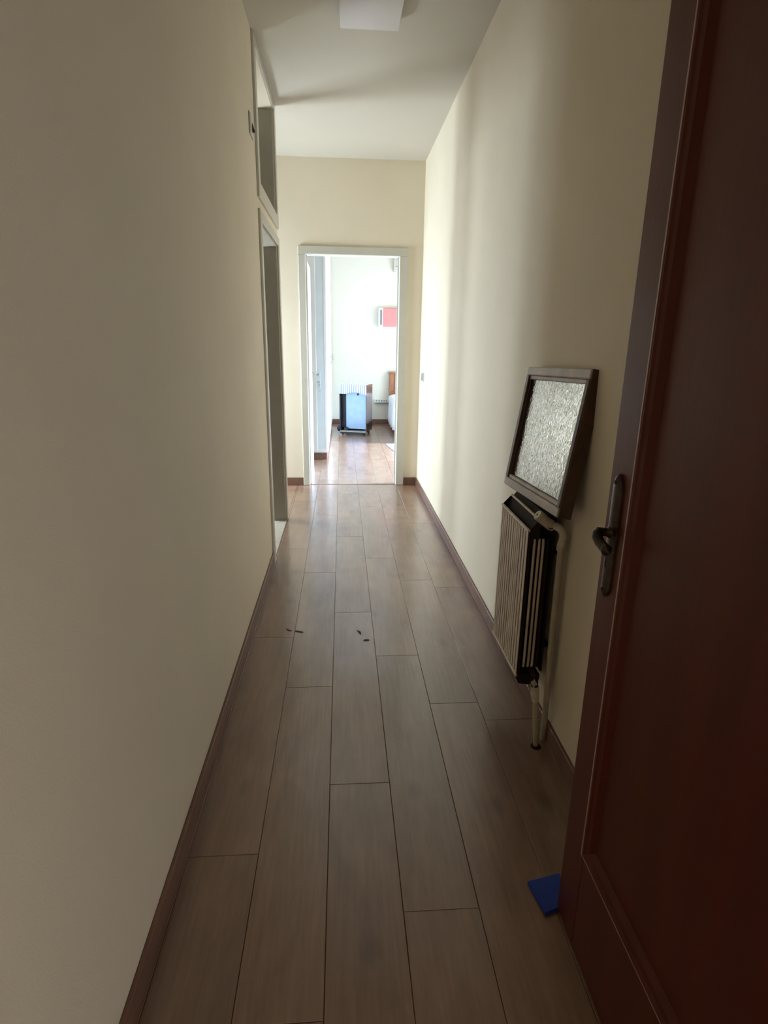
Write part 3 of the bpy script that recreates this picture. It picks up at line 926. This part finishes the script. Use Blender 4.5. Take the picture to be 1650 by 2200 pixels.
for cx in (0.045, hw_ - 0.045):
    for cy in (0.03, hd_ - 0.05):
        bm = bmesh.new()
        bm_tube(bm, [(cx - 0.011, cy, 0.0215), (cx + 0.011, cy, 0.0215)], 0.021, 14)
        bm_box(bm, (cx - 0.014, cy - 0.012, 0.022), (cx + 0.014, cy + 0.012, 0.046))
        obj('castor', bm, 'heat_black', ht)

# striped cloth lying over the heater
bm = bmesh.new()
nx, prof = 48, []
for s in range(15): prof.append(('t', s / 14))
for s in range(1, 11): prof.append(('h', s / 10))
grid = []
for kind, s in prof:
    row = []
    for i in range(nx + 1):
        u = i / nx
        x = 0.004 + u * (hw_ - 0.012)
        if kind == 't':
            y = 0.30 - 0.306 * s
            z = hh_ + 0.004 + 0.006 * (0.5 + 0.5 * math.sin(u * 31 + s * 6)) + 0.012 * math.exp(-((u - 0.5) / 0.12) ** 2) * math.exp(-((s - 0.7) / 0.2) ** 2)
        else:
            drop = 0.125 + 0.012 * math.sin(u * 7.0 + 0.6) + (0.012 if u > 0.75 else 0) * (u - 0.75) / 0.25
            y = -0.008 - 0.004 * math.sin(u * 60) * s - 0.010 * math.sin(s * 3.14) * 0.5
            z = hh_ + 0.004 - drop * s
            x += 0.006 * s * math.sin(u * 9)
        row.append(bm.verts.new((x, y, z)))
    grid.append(row)
for a, b in zip(grid[:-1], grid[1:]):
    for i in range(nx): bm.faces.new((a[i], a[i + 1], b[i + 1], b[i]))
cl = obj('striped_cloth', bm, 'cloth', smooth=True)
sm = cl.modifiers.new('thickness', 'SOLIDIFY'); sm.thickness = 0.0025; sm.offset = 1
cl.location = ht.location; cl.rotation_euler = ht.rotation_euler
tag(cl, 'blue and white striped cloth lying over the heater', 'cloth')

# ------------------------------------------------------------------ bedroom: bed
BXL = 0.80
bd = thing('bed', 'orange-brown wooden bed with carved headboard at the right of the bedroom', 'bed', (BXL, YB - 0.02, 0))
bw = 1.60
hb = bpy.data.objects.new('headboard', None); COL.objects.link(hb); hb.parent = bd
hb.empty_display_size = 0.05
for px in (0, bw - 0.07):
    box('post', (px, -0.075, 0.0005), (px + 0.07, -0.010, 0.86), 'bedwood', hb, 0.005)
    box('post_cap', (px - 0.018, -0.095, 0.86), (px + 0.088, 0.0, 0.885), 'bedwood', hb, 0.005)
    box('post_band', (px - 0.010, -0.085, 0.565), (px + 0.08, -0.008, 0.60), 'bedwood', hb, 0.004)
bm = bmesh.new()
poly = [(0.07, 0.40), (0.07, 0.84), (0.12, 0.86)] + [(0.12 + (bw - 0.24) * i / 16, 0.86 + 0.26 * math.sin(math.pi * i / 16) ** 0.8) for i in range(1, 16)] + [(bw - 0.12, 0.86), (bw - 0.07, 0.84), (bw - 0.07, 0.40)]
bm_prism(bm, poly, 'y', -0.060, -0.030)
obj('panel', bm, 'bedwood', hb)
box('inset_panel', (0.095, -0.066, 0.62), (bw - 0.095, -0.060, 0.83), 'bedpanel', hb, 0.002)
box('moulding', (0.072, -0.072, 0.56), (bw - 0.072, -0.058, 0.605), 'bedwood', hb, 0.003)
box('moulding', (0.086, -0.070, 0.62), (0.096, -0.060, 0.83), 'bedwood', hb, 0.001)
for px in (0.015, bw - 0.04):
    box('side_rail', (px, -2.0, 0.20), (px + 0.025, -0.075, 0.34), 'bedwood', bd, 0.003)
box('foot_rail', (0.0, -2.03, 0.12), (bw, -2.0, 0.42), 'bedwood', bd, 0.004)
for px in (0.0, bw - 0.06):
    box('leg', (px, -2.06, 0.0005), (px + 0.06, -2.0, 0.40), 'bedwood', bd, 0.005)
box('mattress', (0.045, -1.99, 0.28), (bw - 0.045, -0.09, 0.50), 'sheet', bd, 0.03, seg=3, smooth=True)
# sheet draped over the mattress and down the side
bm = bmesh.new()
ny, rows = 60, []
path = [(1.50, 0.514), (1.0, 0.518), (0.5, 0.516), (0.20, 0.514), (0.08, 0.512), (0.035, 0.506), (0.010, 0.488), (-0.006, 0.455), (-0.014, 0.40), (-0.012, 0.33), (-0.006, 0.24), (0.0, 0.16), (0.006, 0.08)]
for j, (px, pz) in enumerate(path):
    row = []
    for i in range(ny + 1):
        v = i / ny
        y = -0.13 - v * 1.80
        hang = max(0, (0.50 - pz)) / 0.42
        side = 1 if j > 5 else 0
        lift = max(0.0, 1 - v / 0.16) ** 1.5            # the head end is pulled up
        x = px + side * (0.020 * math.sin(v * 38) * hang - 0.035 * hang * math.sin(v * 3.0 + 0.4))
        z = pz + side * lift * hang * 0.26 + (0.006 * math.sin(v * 23 + px * 9) if j < 5 else 0)
        row.append(bm.verts.new((x, y, max(z, 0.02))))
    rows.append(row)
for a, b in zip(rows[:-1], rows[1:]):
    for i in range(ny): bm.faces.new((a[i], a[i + 1], b[i + 1], b[i]))
sh = obj('bed_sheet', bm, 'sheet', smooth=True)
sm = sh.modifiers.new('thickness', 'SOLIDIFY'); sm.thickness = 0.004; sm.offset = 1
sh.location = bd.location
tag(sh, 'white sheet draped over the bed and hanging down its side', 'sheet')
# bedside rug
bm = bmesh.new()
vs = bm_box(bm, (-0.35, -0.55, 0.0004), (0.35, 0.55, 0.012), 0.004, seg=2)
rg = obj('rug', bm, 'rug')
rg.location = (1.02, 7.50, 0); rg.rotation_euler = (0, 0, math.radians(8))
tag(rg, 'pale lilac rug on the bedroom floor at the foot of bed', 'rug')

# ------------------------------------------------------------------ bedroom: things on the back wall
lp = thing('wall_lamp', 'coral pink wall lamp with a white slotted end above the bed', 'lamp', (0.60, YB, 1.602))
box('end_cap', (0, -0.095, 0), (0.075, 0, 0.295), 'white', lp, 0.008, seg=2)
box('slot', (0.026, -0.0965, 0.03), (0.060, -0.0945, 0.265), 'greyp', lp)
box('shade', (0.075, -0.085, 0.005), (0.52, -0.012, 0.290), 'pink', lp, 0.010, seg=2)
box('end_cap', (0.52, -0.095, 0), (0.595, 0, 0.295), 'white', lp, 0.008, seg=2)
ac = thing('wall_unit', 'ivory vented unit high on the bedroom wall', 'wall unit', (0.835, YB, 2.455))
box('housing', (0, -0.07, 0), (0.42, 0, 0.30), 'plastic', ac, 0.012, seg=2)
for k, zz in enumerate((0.165, 0.235)):
    box('vent', (0.035, -0.073, zz), (0.38, -0.069, zz + 0.035), 'strip' if k else 'pipe', ac)
box('slot', (0.030, -0.073, 0.072), (0.38, -0.069, 0.086), 'greyp', ac)
box('cord_clip', (0.095, -0.076, 0.005), (0.110, -0.069, 0.072), 'greyp', ac)
ps = thing('power_strip', 'white five-way power strip on the bedroom wall beside bed', 'power strip', (0.555, YB, 0.362))
box('body', (0, -0.045, 0), (0.235, 0, 0.062), 'strip', ps, 0.004)
for k in range(5):
    bm = bmesh.new()
    bm_tube(bm, [(0.03 + k * 0.043, -0.044, 0.036), (0.03 + k * 0.043, -0.0465, 0.036)], 0.012, 12)
    obj('socket', bm, 'greyp', ps)
box('shadow_gap', (0.004, -0.044, -0.008), (0.231, -0.002, 0), 'greyp', ps)
